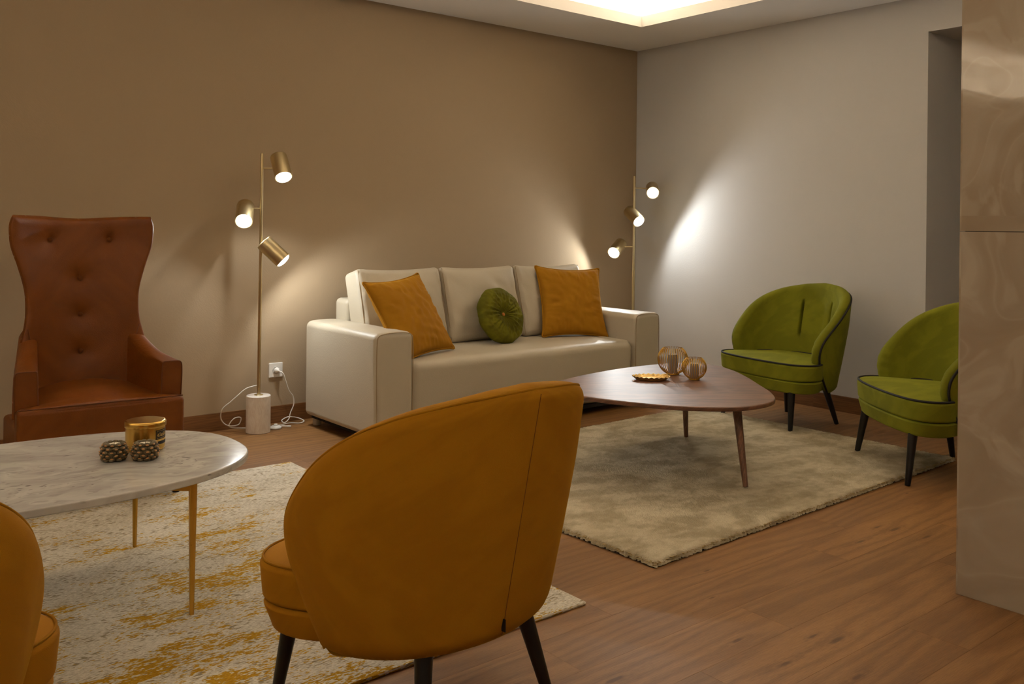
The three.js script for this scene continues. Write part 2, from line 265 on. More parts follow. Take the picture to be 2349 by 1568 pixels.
// ------------------------------------------------------------------ rugs
{
  const W = 3.1, D = 2.05;
  const pat = tex(2048, 1344, (u, v) => {
    const x = u * W, y = v * D, slub = n2(x * 38, y * 210), thread = n2(x * 130, y * 420), cloud = fbm(x * 2.2, y * 3.1, 3);
    let c = mix3([232, 226, 212], [170, 162, 144], clamp(0.28 + 0.42 * slub + 0.32 * thread + 0.28 * cloud, 0, 1));
    c = mix3(c, [122, 106, 74], clamp(smooth(n2(x * 27 + 3, y * 105) + 0.4 * n2(x * 7, y * 14), 0.5, 0.8) * 0.65, 0, 1));
    const rough = 0.45 * n2(x * 21 + 9, y * 66) + 0.42 * n2(x * 52, y * 150) + 0.2 * n2(x * 8, y * 24), blocks = n2(x * 2.2 + 4, y * 4.6) * 0.5 + n2(x * 4.5, y * 12 + 40) * 0.4 + 0.3 * n2(x * 0.8 + 9, y * 1.3);
    const y1 = smooth(blocks * 0.75 + rough * 0.75 + 0.2 * smooth(y, 0.7, 2.05), 0.37, 0.44);
    return mix3(c, mix3([208, 164, 36], [168, 120, 20], clamp(0.5 + 0.5 * thread + 0.4 * slub, 0, 1)), y1 * 0.95);
  }, true, [1 / W, 1 / D]);
  const bump = tex(1024, 1024, (u, v) => 0.5 + 0.3 * tile(u, v, 60, 2) + 0.3 * n2(u * 60, v * 260), false, [1, 1]);
  const mat = new THREE.MeshPhysicalMaterial({ name: 'distressed_flatweave', map: pat, roughness: 0.95, bumpMap: bump, bumpScale: 0.003, specularIntensity: 0.2 });
  const g = softBox(W, 0.01, D, 0.0045, null, 4); g.translate(W / 2, 0, D / 2); triUV(g);
  const r1 = single('patterned_rug', g, mat, 'cream and mustard distressed rug under the marble table', 'rug'); r1.position.set(-3.335 - W, 0.0052, 0.889);
  // deep pile rug: lumpy surface, ragged edge
  const RW = 2.28, RD = 1.63, nx = 300, nz = 210, H = 0.022;
  const edge = (a, b) => 0.006 * n2(a * 60, b) + 0.004 * n2(a * 160, b + 5);
  const surf = (u, v) => { const d = Math.min(u, 1 - u) * RW, e = Math.min(v, 1 - v) * RD, m = Math.min(d, e), k = Math.sqrt(clamp(m / 0.014, 0, 1)); let x = (u - 0.5) * RW, z = (v - 0.5) * RD; if (m < 0.02) { x += edge(v * 3, 1 + Math.sign(u - 0.5)) * Math.sign(u - 0.5) * (d < e ? 1 : 0); z += edge(u * 3, 4 + Math.sign(v - 0.5)) * Math.sign(v - 0.5) * (e <= d ? 1 : 0); } return V(x, 0.004 + k * (H - 0.004 + 0.0022 * n2(x * 30, z * 30) + 0.0018 * n2(x * 75, z * 75) + 0.002 * fbm(x * 5, z * 7, 2)), z); };
  const top = grid(nx, nz, surf, { uv: (u, v) => [u * RW, v * RD], flip: true });
  const nap = tex(1024, 768, (u, v) => {
    const x = u * 2.28, y = v * 1.63, wx = 0.3 * fbm(x * 2, y * 2 + 3, 3), p = smooth(fbm(x * 3.4 + wx, y * 5.2 + wx, 4) + 0.2 * n2(x * 14, y * 20), -0.6, 0.6), f = n2(x * 190, y * 190) * 0.5 + n2(x * 95, y * 95) * 0.5;
    return mix3([164, 152, 126], [202, 191, 165], clamp(p + 0.26 * f, 0, 1));
  }, true, [1 / RW, 1 / RD]);
  const pb = tex(1024, 1024, (u, v) => 0.5 + 0.32 * tile(u, v, 110, 2) + 0.25 * tile(u + 0.5, v, 230, 1), false, [1.1, 1.1]);
  M.pile = new THREE.MeshPhysicalMaterial({ name: 'deep_pile', map: nap, roughness: 1, bumpMap: pb, bumpScale: 0.006, sheen: 0.5, sheenColor: new THREE.Color(0xcdbf9a), sheenRoughness: 0.6, specularIntensity: 0.1 });
  M.backing = new THREE.MeshStandardMaterial({ name: 'rug_backing', color: new THREE.Color(0x2a2018), roughness: 0.95 });
  const rug = thing('shaggy_rug', 'plain beige deep pile rug under the wooden table', 'rug', [-1.826, 0, 2.03]);
  rug.rotation.y = rad(1.2);
  part('pile', weld(top), M.pile, rug);
  part('backing', span(-RW / 2 + 0.004, RW / 2 - 0.004, 0.0005, 0.006, -RD / 2 + 0.004, RD / 2 - 0.004), M.backing, rug);
  // ragged tufts along the edges
  const tuft = new THREE.ConeGeometry(0.0022, 0.02, 4); tuft.translate(0, 0.004, 0);
  const N = 2600, inst = new THREE.InstancedMesh(tuft, new THREE.MeshStandardMaterial({ name: 'tuft', color: new THREE.Color(0xb7a377), roughness: 1 }), N), mt = new THREE.Matrix4(), q = new THREE.Quaternion(), r = rng(8);
  for (let i = 0; i < N; i++) {
    const t = r() * 2 * (RW + RD); let x, z, ox = 0, oz = 0;
    if (t < RW) { x = t - RW / 2; z = RD / 2; oz = 1; } else if (t < RW + RD) { x = -RW / 2; z = t - RW - RD / 2; ox = -1; } else if (t < 2 * RW + RD) { x = t - RW - RD - RW / 2; z = -RD / 2; oz = -1; } else { x = RW / 2; z = t - 2 * RW - RD - RD / 2; ox = 1; }
    const dir = V(ox + (r() - 0.5) * 0.9, -0.1 + 0.5 * r(), oz + (r() - 0.5) * 0.9).normalize(); q.setFromUnitVectors(V(0, 1, 0), dir);
    mt.compose(V(x - ox * 0.006, 0.009 + 0.009 * r(), z - oz * 0.006), q, V(1, 0.5 + 0.5 * r(), 1)); inst.setMatrixAt(i, mt);
  }
  inst.name = 'edge_tufts'; inst.userData.kind = 'stuff'; light3(inst); rug.add(inst);
}

// ------------------------------------------------------------------ sofa
{
  const s = thing('leather_sofa', 'cream leather three seat sofa with thick square arms', 'sofa', [-1.845, 0, 0.53]);
  // local x from -1.063 to 1.065, z from -0.40 (rear) to 0.43 (front)
  const armW = 0.228, armH = 0.535, zf = 0.43, zr = -0.37, armD = zf - zr;
  for (const sx of [-1, 1]) {
    const a = part('armrest', softBox(armW, armH, armD, 0.032, (p) => { const k = smooth(p.z, -0.2, armD / 2); p.y += 0.008 * (1 - (p.x / (armW / 2)) ** 2) * (p.y > 0 ? 1 : 0); p.x += sx * 0.004 * Math.sin(p.y * 6) * k; }), M.cream, s);
    a.position.set(sx * (1.064 - armW / 2), 0.062 + armH / 2, (zf + zr) / 2);
    const w = armW / 2 - 0.008, t = armH / 2 - 0.006, b = -armH / 2 + 0.01, z = armD / 2 - 0.006;
    part('seam', tube([[-w, b, z], [-w, t - 0.04, z], [-w + 0.006, t - 0.008, z], [-w + 0.035, t + 0.004, z], [w - 0.035, t + 0.004, z], [w - 0.006, t - 0.008, z], [w, t - 0.04, z], [w, b, z]], 0.0026, 80, 6), M.creamSeam, a);
  }
  const inW = 2 * (1.064 - armW) + 0.002;
  const seat = part('seat', softBox(inW, 0.375, 0.80, 0.05, (p) => { if (p.y > 0) { p.y += 0.012 * (1 - (2 * p.x / inW) ** 4) * (1 - (p.z / 0.4) ** 2); p.y += 0.002 * n2(p.x * 4, p.z * 5); } p.z += p.z > 0 ? 0.006 * Math.sin(p.y * 8) : 0; }, 24), M.cream, s);
  seat.position.set(0, 0.062 + 0.1875, 0.01);
  part('backrest_frame', softBox(1.72, 0.66, 0.15, 0.03, null), M.cream, s).position.set(0, 0.062 + 0.33, -0.325);
  const cw = 0.575, ch = 0.47, cd = 0.17;
  [-1, 0, 1].forEach((k) => {
    const c = part('back_cushion', softBox(cw, ch, cd, 0.035, (p) => {
      const u = p.x / (cw / 2), v = p.y / (ch / 2), f = (1 - u ** 4) * (1 - v ** 4); p.z += (p.z > 0 ? 1 : -0.4) * 0.028 * f * (1 - 0.3 * v); p.x *= 1 - 0.012 * (1 - v * v); p.y -= (p.y > 0 ? 1 : -0.4) * 0.014 * (1 - u * u); if (p.z > 0) p.z += 0.005 * n2(p.x * 9 + k * 7, p.y * 9) * f + 0.004 * n2(p.x * 22 + k, p.y * 8) * smooth(Math.abs(u), 0.6, 0.95);
    }, 26), M.cream, s);
    c.position.set(k * 0.578, 0.66, -0.155); c.rotation.x = -0.26;
    const x = cw / 2 - 0.012, y = ch / 2 - 0.012, z = cd / 2 - 0.011;
    for (const q of [-1, 1]) part('seam', tube([[q * x, -y, z], [q * (x + 0.001), 0, z + 0.004], [q * x, y, z]], 0.0022, 30, 6), M.creamSeam, c);
  });
  part('base_lining', box(2.06, 0.02, 0.74, 0, 0.055, 0.03), M.under, s);
  for (const x of [-1.0, 1.0]) for (const z of [-0.33, 0.33]) { const f = part('foot', lathe([[0, 0], [0.02, 0], [0.024, 0.006], [0.024, 0.04], [0.02, 0.062], [0, 0.062]], 20), M.cream, s); f.position.set(x, 0, z); }
}

// ------------------------------------------------------------------ pillows
function squarePillow(w, thick, seedN) {
  const side = (sg) => grid(44, 44, (a, b) => {
    const u = 2 * a - 1, v = 2 * b - 1, pin = 0.095, x = (w / 2) * u * (1 - pin * (1 - v * v)), y = (w / 2) * v * (1 - pin * (1 - u * u)), f = Math.pow(Math.max((1 - u * u) * (1 - v * v), 0), 0.42);
    const cr = smooth(Math.max(Math.abs(u), Math.abs(v)), 0.35, 0.9) * (1 - Math.max(Math.abs(u), Math.abs(v)) ** 8), wr = 0.007 * n2(u * 3 + seedN, v * 3) * f + 0.006 * cr * n2((Math.abs(u) > Math.abs(v) ? v * 13 : u * 13) + seedN, sg * 4 + (Math.abs(u) > Math.abs(v) ? u : v) * 2);
    return V(x, y, sg * (thick / 2) * f + sg * wr);
  }, { uv: (a, b) => [a * w + seedN, b * w], flip: sg < 0 });
  return weld(mergeGeometries([side(1), side(-1)]));
}
function pillowEdge(w) { const pts = []; for (let k = 0; k < 4; k++) for (let i = 0; i < 12; i++) { const t = 2 * i / 12 - 1, p = (w / 2) * (1 - 0.095 * (1 - t * t)), c = (w / 2) * t; pts.push(k === 0 ? [c, p, 0] : k === 1 ? [p, -c, 0] : k === 2 ? [-c, -p, 0] : [-p, c, 0]); } return tube(pts, 0.005, 200, 7, true); }
function placePillow(name, label, w, thick, seedN, c, ux, vy) {
  const t = thing(name, label, 'cushion', c, 0), X = V(...ux).normalize(), Y = V(...vy).normalize(), Z = X.clone().cross(Y).normalize(); Y.copy(Z).cross(X);
  t.quaternion.setFromRotationMatrix(new THREE.Matrix4().makeBasis(X, Y, Z)); part('cover', squarePillow(w, thick, seedN), M.pillow, t); part('welt', pillowEdge(w), M.pillow, t); return t;
}
placePillow('velvet_cushion', 'ochre velvet square cushion slumped at the sofa end near the outlet', 0.485, 0.15, 3, [-2.545, 0.648, 0.70], [0.425, 0.03, -0.15], [-0.08, 0.4, -0.22]);
placePillow('velvet_cushion', 'upright ochre velvet square cushion at the sofa end near the corner lamp', 0.475, 0.14, 8, [-1.215, 0.662, 0.575], [0.43, -0.02, 0.12], [0.06, 0.42, -0.15]);
{
  const t = thing('round_cushion', 'round green velvet cushion with pleats and orange button', 'cushion', [-1.838, 0.608, 0.615]); t.rotation.set(-0.38, 0.12, 0, 'YXZ');
  const R = 0.178, nt = 180, nr = 40;
  const side = (sg) => grid(nt, nr, (a, b) => {
    const th = a * 2 * Math.PI, r = b, pl = Math.pow(0.5 + 0.5 * Math.cos(th * 22 + 1.2 * n2(Math.cos(th) * 2, Math.sin(th) * 2)), 0.7), f = Math.pow(Math.max(1 - r ** 3.2, 0), 0.5) * (0.42 + 0.58 * smooth(r, 0.0, 0.42)), rr = R * r * (1 + 0.016 * Math.cos(th * 9 + 1) * r * r);
    return V(rr * Math.cos(th), rr * Math.sin(th), sg * (0.058 * f - 0.008 * pl * smooth(r, 0.05, 0.2) * (1 - smooth(r, 0.55, 1.02)) + 0.004 * n2(Math.cos(th) * r * 6 + sg, Math.sin(th) * r * 6) * f));
  }, { uv: (a, b) => [Math.cos(a * 6.2832) * b * R, Math.sin(a * 6.2832) * b * R], flip: sg > 0 });
  part('cover', weld(mergeGeometries([side(1), side(-1)])), M.greenPillow, t);
  const bt = new THREE.SphereGeometry(0.011, 20, 14); bt.scale(1, 1, 0.6); const btn = part('button', bt, new THREE.MeshPhysicalMaterial({ name: 'orange_velvet', color: new THREE.Color(0xb06a20), roughness: 0.8, sheen: 0.5, sheenColor: new THREE.Color(0xd08a30) }), t); btn.position.z = 0.026; btn.userData.label = 'small orange covered button';
}

// ------------------------------------------------------------------ tub chairs (green pair and mustard pair share one shape)
function tubChair(name, label, fabric, piped, group) {
  const t = thing(name, label, 'chair', [0, 0, 0], 0, group), pipe = piped ? M.piping : fabric;
  // facing +z. shell: rows of constant height, each spanning the angles -A..A round the back
  const yb = 0.226, yt = piped ? 0.793 : 0.803, th = 0.064, rimIn = piped ? 0.007 : 0.02;
  const A = curve1([[0, 90], [0.153, 100.5], [0.344, 109], [0.495, 106.5], [0.665, 90], [0.821, 70], [0.916, 50.6], [0.969, 31], [0.992, 15], [1, 4]]);
  const aW = curve1([[0, 0.318], [0.15, 0.333], [0.34, 0.352], [0.5, 0.366], [0.66, 0.377], [1, 0.38]]), bB = (q) => 0.24 + 0.118 * q;
  const at = (phi, tt, off, up = 0) => {        // phi from the back centre, off outwards
    const a = aW(tt) + off, b = bB(tt) + off, s = Math.sin(phi), c = Math.cos(phi);
    return c > 0 ? V(a * s, yb + (yt - yb) * tt + up, -b * c) : V(Math.sign(phi) * a, yb + (yt - yb) * tt + up, (Math.abs(phi) - Math.PI / 2) * 0.3);
  };
  const tmap = (v) => 1 - Math.pow(1 - v, 1.9);          // more rows near the crown
  const warp = (u) => { const q = 2 * u - 1; return 0.5 + 0.5 * Math.sign(q) * (1 - Math.pow(1 - Math.abs(q), 1.5)); };   // more columns near the rim
  const rimN = (tt) => { const h = 0.004, a0 = Math.max(tt - h, 0), a1 = Math.min(tt + h, 1), dA = rad(A(a1) - A(a0)) * 0.33 / (a1 - a0), l = Math.hypot(yt - yb, dA); return [(yt - yb) / l, -dA / l]; };   // which way the rim faces: along the shell, up
  const inset = (u, tt) => (1 - Math.abs(2 * u - 1)) * rad(A(tt)) * 0.33 * rimN(tt)[0];
  const round = (d, r) => Math.sqrt(Math.max(0, 1 - (1 - clamp(d / r, 0, 1)) ** 2));
  const phiOf = (u, tt) => (2 * u - 1) * rad(A(tt));
  const outer = grid(120, 70, (u0, v) => { const u = warp(u0), tt = tmap(v); return at(phiOf(u, tt), tt, -rimIn * (1 - round(Math.min(inset(u, tt), tt * (yt - yb)), 2.4 * rimIn))); }, { uv: (u, v) => [(2 * u - 1) * 0.62 + 0.31, tmap(v) * 0.6 + 0.17], flip: true });
  const RR = (th - rimIn) / 2, er = 0.03;      // padded roll round the rim
  const innerS = grid(300, 90, (u0, v) => {
    const u = warp(u0), tt = tmap(v), e = inset(u, tt), [na, nu] = rimN(tt), al = Math.PI * clamp(e / er, 0, 1), low = smooth(tt, 0.0, 0.12);
    let ph = phiOf(u, tt), off = -rimIn - RR * (1 - Math.cos(al)) * round(tt * (yt - yb), 0.03);
    const fwd = (piped ? 1.05 : 0.4) * RR * Math.sin(al) * low + e * (1 - smooth(e, er, 3.2 * er)) * 0.6, up = fwd * Math.max(nu, -0.3);
    ph += Math.sign(ph) * fwd * na / 0.33;
    if (piped) for (const c of [-21, 21]) { const dd = (ph * 180 / Math.PI - c) * 0.0052, g = smooth(tt, 0.44, 0.52) * (1 - smooth(tt, 0.80, 0.88)); off += 0.034 * Math.exp(-((dd / 0.006) ** 2)) * g - 0.007 * Math.exp(-(((Math.abs(dd) - 0.034) / 0.022) ** 2)) * g; }
    if (piped) off += 0.0024 * Math.sin(tt * 100) * (1 - smooth(e, 0.02, 0.07)) * (1 - smooth(Math.abs(tt - 0.36), 0.08, 0.2));
    return at(ph, tt, off, up);
  }, { uv: (u, v) => [(2 * u - 1) * 0.5 + 0.83, tmap(v) * 0.6], flip: false });
  const shell = part('backrest', weld(mergeGeometries([outer, innerS])), fabric, t);
  // piping on the rim, towards the outside
  const rim = []; for (let i = 0; i <= 30; i++) rim.push([1, i / 30]); for (let i = 29; i >= 0; i--) rim.push([-1, i / 30]);
  const rp = rim.map(([sg, v]) => { const tt = tmap(v); return at(sg * rad(A(tt)), tt, 0.0035 - rimIn); });
  part('piping', tube(rp, piped ? 0.006 : 0.003, 240, 8), pipe, shell);
  if (!piped) {
    const sp = []; for (let i = 0; i <= 24; i++) sp.push(at(0, 0.03 + 0.955 * i / 24, 0.0001)); part('seam', tube(sp, 0.0009, 70, 6), M.mustardSeam, shell);
    const tag = part('care_tag', box(0.0016, 0.028, 0.012), M.piping, shell); tag.position.copy(at(0.012, 0.075, 0.004)); tag.userData.label = 'tiny black label sewn into the seam';
  }
  // seat: cushion over a base, same outline
  const half = [[0, 0.278], [0.12, 0.274], [0.22, 0.262], [0.30, 0.240], [0.350, 0.198], [0.368, 0.14], [0.352, 0.078], [0.312, 0.015], [0.278, -0.06], [0.22, -0.15], [0.12, -0.2], [0, -0.215]];
  const oc = new THREE.CatmullRomCurve3([...half, ...half.slice(1, -1).reverse().map(([x, z]) => [-x, z])].map(([x, z]) => V(x, 0, z)), true, 'centripetal');
  const outline = (k) => { const n = 96, o = oc.getSpacedPoints(n).slice(0, n); return o.map((p) => [p.x * k, (p.z - 0.05) * k + 0.05]); };
  const slab = (y0, y1, r0, r1, k0, k1, dome) => {
    const prof = [[0, y0, k0]]; for (let i = 0; i <= 6; i++) { const q = i / 6 * Math.PI / 2; prof.push([1 - r0 * (1 - Math.sin(q)) / 0.3, y0 + r0 * (1 - Math.cos(q)), k0]); } for (let i = 0; i <= 6; i++) { const q = i / 6 * Math.PI / 2; prof.push([1 - r1 * (1 - Math.cos(q)) / 0.3, y1 - r1 * (1 - Math.sin(q)), k1]); }
    for (let i = 1; i <= 8; i++) { const f = 1 - i / 8, e = prof[14][0]; prof.push([e * f, y1 + dome * (1 - f * f), k1]); }
    const o = outline(1); o.push(o[0]);
    return weld(grid(96, prof.length - 1, (u, v) => { const [f, y, k] = prof[Math.round(v * (prof.length - 1))], [x, z] = o[Math.round(u * 96)]; return V(x * f * k, y, (z - 0.05) * f * k + 0.05); }, { uv: (u, v, p) => [p.x + p.z * 0.3, p.z + p.y], flip: false }));
  };
  const cushion = part('seat', slab(0.297, 0.392, 0.014, 0.018, 0.985, 1.0, 0.022), fabric, t);
  part('seat_base', slab(0.226, 0.295, 0.014, 0.01, 0.93, 0.975, 0.0), fabric, t);
  part('piping', tube(outline(0.982).map(([x, z]) => [x, 0.3905, z]), piped ? 0.0056 : 0.0028, 200, 8, true), pipe, cushion);
  for (const [x, z, fx, fz] of [[-0.252, 0.212, -0.279, 0.248], [0.252, 0.212, 0.279, 0.248], [-0.150, -0.155, -0.199, -0.212], [0.150, -0.155, 0.199, -0.212]]) part('leg', bar([fx, 0.001, fz], [x, 0.24, z], 0.0125, 0.0215, 14), M.black, t);
  return t;
}
M.mustardSeam = new THREE.MeshStandardMaterial({ name: 'mustard_seam', color: new THREE.Color(0x7a4a0c), roughness: 0.9 });
const place = (o, x, z, fx, fz, y = 0) => { o.position.set(x, y, z); o.rotation.set(0, Math.atan2(fx, fz), 0); return o; };
const green1 = place(tubChair('tub_chair', 'green velvet tub chair with black piping, standing against the pale wall', M.green, true), -0.544, 1.752, -0.983, -0.183);
place(copyOf(green1, 'green velvet tub chair with black piping, half hidden by the stone pillar'), -0.921, 2.82, -0.796, -0.605);
const mustard1 = place(tubChair('tub_chair', 'mustard velvet tub chair with its back turned, between the two rugs', M.mustard, false), -4.026, 3.119, -0.092, -0.996);
place(copyOf(mustard1, 'mustard velvet tub chair drawn up to the long side of the marble table'), -5.238, 3.05, 0.445, -0.895);

// ------------------------------------------------------------------ wing chair
{
  const t = thing('wing_chair', 'tall cognac leather wing chair with buttoned hourglass back', 'chair', [-4.21, 0, 0.80]); t.rotation.y = -0.05;
  const w = curve1([[0.3, 0.285], [0.5, 0.278], [0.62, 0.256], [0.70, 0.238], [0.76, 0.232], [0.85, 0.236], [0.955, 0.262], [1.04, 0.289], [1.1, 0.296], [1.18, 0.297]]);
  const fz = curve1([[0.3, 0.10], [0.55, 0.12], [0.75, 0.105], [0.95, 0.12], [1.18, 0.145]]);
  const buttons = [[-0.122, 1.07], [0.122, 1.07], [0, 0.897], [0, 0.735], [0, 0.572]];
  const y0 = 0.30, y1 = 1.178, th = 0.085;
  const ek = (u, v) => { const d = Math.min((1 - Math.abs(2 * u - 1)) * 0.27, (1 - v) * (y1 - y0)); return Math.sqrt(1 - (1 - clamp(d / 0.045, 0, 1)) ** 2); };
  const base = (u, v) => { const y = lerp(y0, y1, v), s = 2 * u - 1, cr = Math.max(0, v - 0.93) / 0.07, ww = w(y) * (1 - 0.05 * cr * cr), x = s * ww; return V(x, y - 0.012 * Math.exp(-((s / 0.5) ** 2)) * smooth(v, 0.9, 1), -0.24 - 0.10 * v + fz(y) * Math.pow(Math.abs(s), 2.2)); };
  const front = grid(110, 130, (u, v) => { const p = base(u, v); let o = th / 2 * ek(u, v); for (const [bx, by] of buttons) { const d = Math.hypot(p.x - bx, p.y - by); o -= 0.016 * Math.exp(-d / 0.02) + 0.009 * Math.exp(-((d / 0.055) ** 2)); } p.z += o; return p; }, { uv: (u, v, p) => [p.x, p.y] });
  const rear = grid(60, 60, (u, v) => { const p = base(u, v); p.z -= th / 2 * ek(u, v); return p; }, { uv: (u, v, p) => [p.x + 0.7, p.y], flip: true });
  const back = part('backrest', weld(mergeGeometries([front, rear])), M.tan, t);
  for (const [bx, by] of buttons) { const g = new THREE.SphereGeometry(0.0105, 18, 12); g.scale(1, 1, 0.6); const v = (by - y0) / (y1 - y0), p = base(0.5 + bx / w(by) / 2, v); part('button', g, M.tan, back).position.set(bx, by, p.z + th / 2 - 0.0125); }
  // arms sweep from the front posts back to the waist
  for (const sg of [-1, 1]) {
    const sec = (q) => { const z = lerp(0.185, -0.235, q), top = lerp(0.558, 0.60, q) + 0.085 * Math.pow(q, 2.2), outx = lerp(0.316, 0.244, Math.pow(q, 1.2)), inx = lerp(0.238, 0.175, q); return { z, top, outx, inx }; };
    const ring = (q, k) => { const { z, top, outx, inx } = sec(q), yb = 0.14, r = lerp(0.013, 0.034, smooth(q, 0, 0.5)), pts = [[outx, yb], [outx, lerp(yb, top - r, 0.5)], [outx + 0.004, top - r]]; for (let i = 1; i <= 8; i++) { const a = i / 8 * Math.PI, cx = (outx + inx) / 2, rx = (outx - inx) / 2; const sq = lerp(0.35, 1, smooth(q, 0, 0.5)); pts.push([cx + rx * Math.sign(Math.cos(a)) * Math.abs(Math.cos(a)) ** sq, top - r + r * Math.sin(a) ** sq]); } pts.push([inx - 0.006, lerp(yb, top - r, 0.5)], [inx, yb]); const [x, y] = pts[k]; return V(sg * x, y, z); };
    const n = 12, side = grid(n, 24, (u, v) => ring(v, Math.round(u * n)), { uv: (u, v, p) => [p.z + u * 0.2, p.y], flip: sg > 0 });
    const capPts = Array.from({ length: n + 1 }, (_, k) => ring(0, k)), cap = new THREE.BufferGeometry(), pos = [], ctr = V(sg * 0.277, 0.35, 0.196);
    for (let k = 0; k < n; k++) { const a = capPts[k], b = capPts[k + 1]; const tri = sg > 0 ? [ctr, a, b] : [ctr, b, a]; tri.forEach((q) => pos.push(q.x, q.y, q.z)); }
    cap.setAttribute('position', new THREE.Float32BufferAttribute(pos, 3)); const cg = triUV(weld(cap)), sgm = weld(side).toNonIndexed();
    const arm = part('armrest', mergeGeometries([sgm, cg]), M.tan, t);
    part('seam', tube(capPts.slice(1, n).map((p) => V(p.x * (p.x * sg > 0.27 ? 0.998 : 1.004), p.y, p.z + 0.001)), 0.0024, 60, 6), M.tanSeam, arm);
    const jp = []; for (let i = 0; i <= 10; i++) { const y = lerp(0.43, 0.69, i / 10), x = lerp(0.186, 0.226, (i / 10) ** 1.6); jp.push([sg * x, y, -0.24 - 0.10 * (y - y0) / (y1 - y0) + fz(y) * Math.pow(x / w(y), 2.2) + th / 2 * 0.97 + 0.001]); }
    part('seam', tube(jp, 0.0022, 40, 6), M.tanSeam, back);
  }
  const seat = part('seat', softBox(0.632, 0.16, 0.5, 0.022, (p) => { if (p.y > 0) p.y += 0.035 * Math.max(0, 1 - (p.x / 0.30) ** 2) * (1 - smooth(p.z, 0.05, 0.25) * 0.65); if (p.z < 0.17) p.x *= 0.80; }, 22), M.tan, t); seat.position.set(0, 0.335, 0.0);
  part('front_panel', softBox(0.632, 0.30, 0.06, 0.02), M.tan, t).position.set(0, 0.265, 0.222);
  part('seam', tube([[-0.312, 0.081, 0.233], [-0.15, 0.084, 0.247], [0, 0.085, 0.249], [0.15, 0.084, 0.247], [0.312, 0.081, 0.233]], 0.0028, 50, 6), M.tanSeam, seat);
  part('seat_frame', softBox(0.6, 0.2, 0.5, 0.02), M.tan, t).position.set(0, 0.215, -0.03);
  for (const [x, z] of [[-0.272, 0.222], [0.278, 0.232], [-0.24, -0.26], [0.24, -0.26]]) part('leg', bar([x * 1.03, 0.001, z * 1.04], [x, 0.125, z], 0.014, 0.021, 14), M.black, t);
}

// ------------------------------------------------------------------ tables
function plateGeometry(pts, y0, y1, bevel, n = 160) {
  const c = new THREE.CatmullRomCurve3(pts.map(([x, z]) => V(x, 0, z)), true, 'centripetal'), o = c.getSpacedPoints(n), ctr = o.reduce((a, p) => a.add(p), V()).multiplyScalar(1 / o.length);
  const prof = [[0, y0], [0.5, y0], [1 - bevel * 1.2, y0]]; for (let i = 0; i <= 4; i++) { const q = i / 4 * Math.PI / 2; prof.push([1 - bevel * (1 - Math.sin(q)), y0 + bevel * 0.4 * (1 - Math.cos(q))]); } for (let i = 0; i <= 4; i++) { const q = i / 4 * Math.PI / 2; prof.push([1 - bevel * (1 - Math.cos(q)), y1 - bevel * 0.4 * (1 - Math.sin(q))]); } prof.push([0.94, y1], [0.7, y1], [0.4, y1], [0, y1]);
  return triUV(weld(grid(n, prof.length - 1, (u, v) => { const [f, y] = prof[Math.round(v * (prof.length - 1))], p = o[Math.round(u * n)]; return V(ctr.x + (p.x - ctr.x) * f, y, ctr.z + (p.z - ctr.z) * f); }, { flip: true })));
}
{
  const cx = -4.70, cz = 1.98, t = thing('marble_table', 'low oval white marble table on slim gold legs', 'table', [cx, 0.0105, cz]);
  const pts = Array.from({ length: 48 }, (_, i) => { const a = i / 48 * 2 * Math.PI, c = Math.cos(a), s = Math.sin(a), e = 2 / 2.45; return [Math.sign(c) * Math.abs(c) ** e * 0.65, Math.sign(s) * Math.abs(s) ** e * 0.406]; });
  const marble = tex(1024, 1024, (u, v) => {
    const x = u * 1.4, y = v * 1.4, w1 = 0.55 * fbm(x * 2.2, y * 3.5, 4), c = fbm(x * 3 + w1, y * 7 + w1 * 2, 4), fleck = smooth(fbm(x * 7 + 3 + w1 * 1.5, y * 26 + w1 * 4, 4), 0.26, 0.5), dark = smooth(n2(x * 20 + w1 * 3, y * 62 + w1 * 5) + 0.5 * n2(x * 4.5, y * 5), 0.98, 1.2);
    let q = mix3([204, 203, 198], [170, 168, 164], clamp(0.4 + 0.8 * c, 0, 1)); q = mix3(q, [140, 136, 132], 0.32 * fleck); return mix3(q, [92, 86, 84], 0.7 * dark);
  }, true, [1 / 1.4, 1 / 1.4]);
  marble.offset.set(0.5, 0.5);
  part('marble_top', plateGeometry(pts, 0.387, 0.4095, 0.011), new THREE.MeshPhysicalMaterial({ name: 'white_marble', map: marble, roughness: 0.15, specularIntensity: 0.9 }), t);
  const legs = [[0.386, 0.322], [0.425, -0.352], [-0.386, 0.322], [-0.425, -0.352]];
  for (const [x, z] of legs) { const g = new THREE.CylinderGeometry(0.0135, 0.0075, 0.387, 4, 1); g.rotateY(Math.PI / 4); g.translate(x, 0.1935, z); part('leg', triUV(g), M.gold, t); }
  for (const [a, b] of [[0, 3], [1, 2]]) { const A = legs[a], B = legs[b], L = Math.hypot(A[0] - B[0], A[1] - B[1]), m = part('cross_bar', box(L, 0.025, 0.016), M.gold, t); m.position.set((A[0] + B[0]) / 2, 0.374 - (a ? 0.0006 : 0), (A[1] + B[1]) / 2); m.rotation.y = -Math.atan2(B[1] - A[1], B[0] - A[0]); }
}
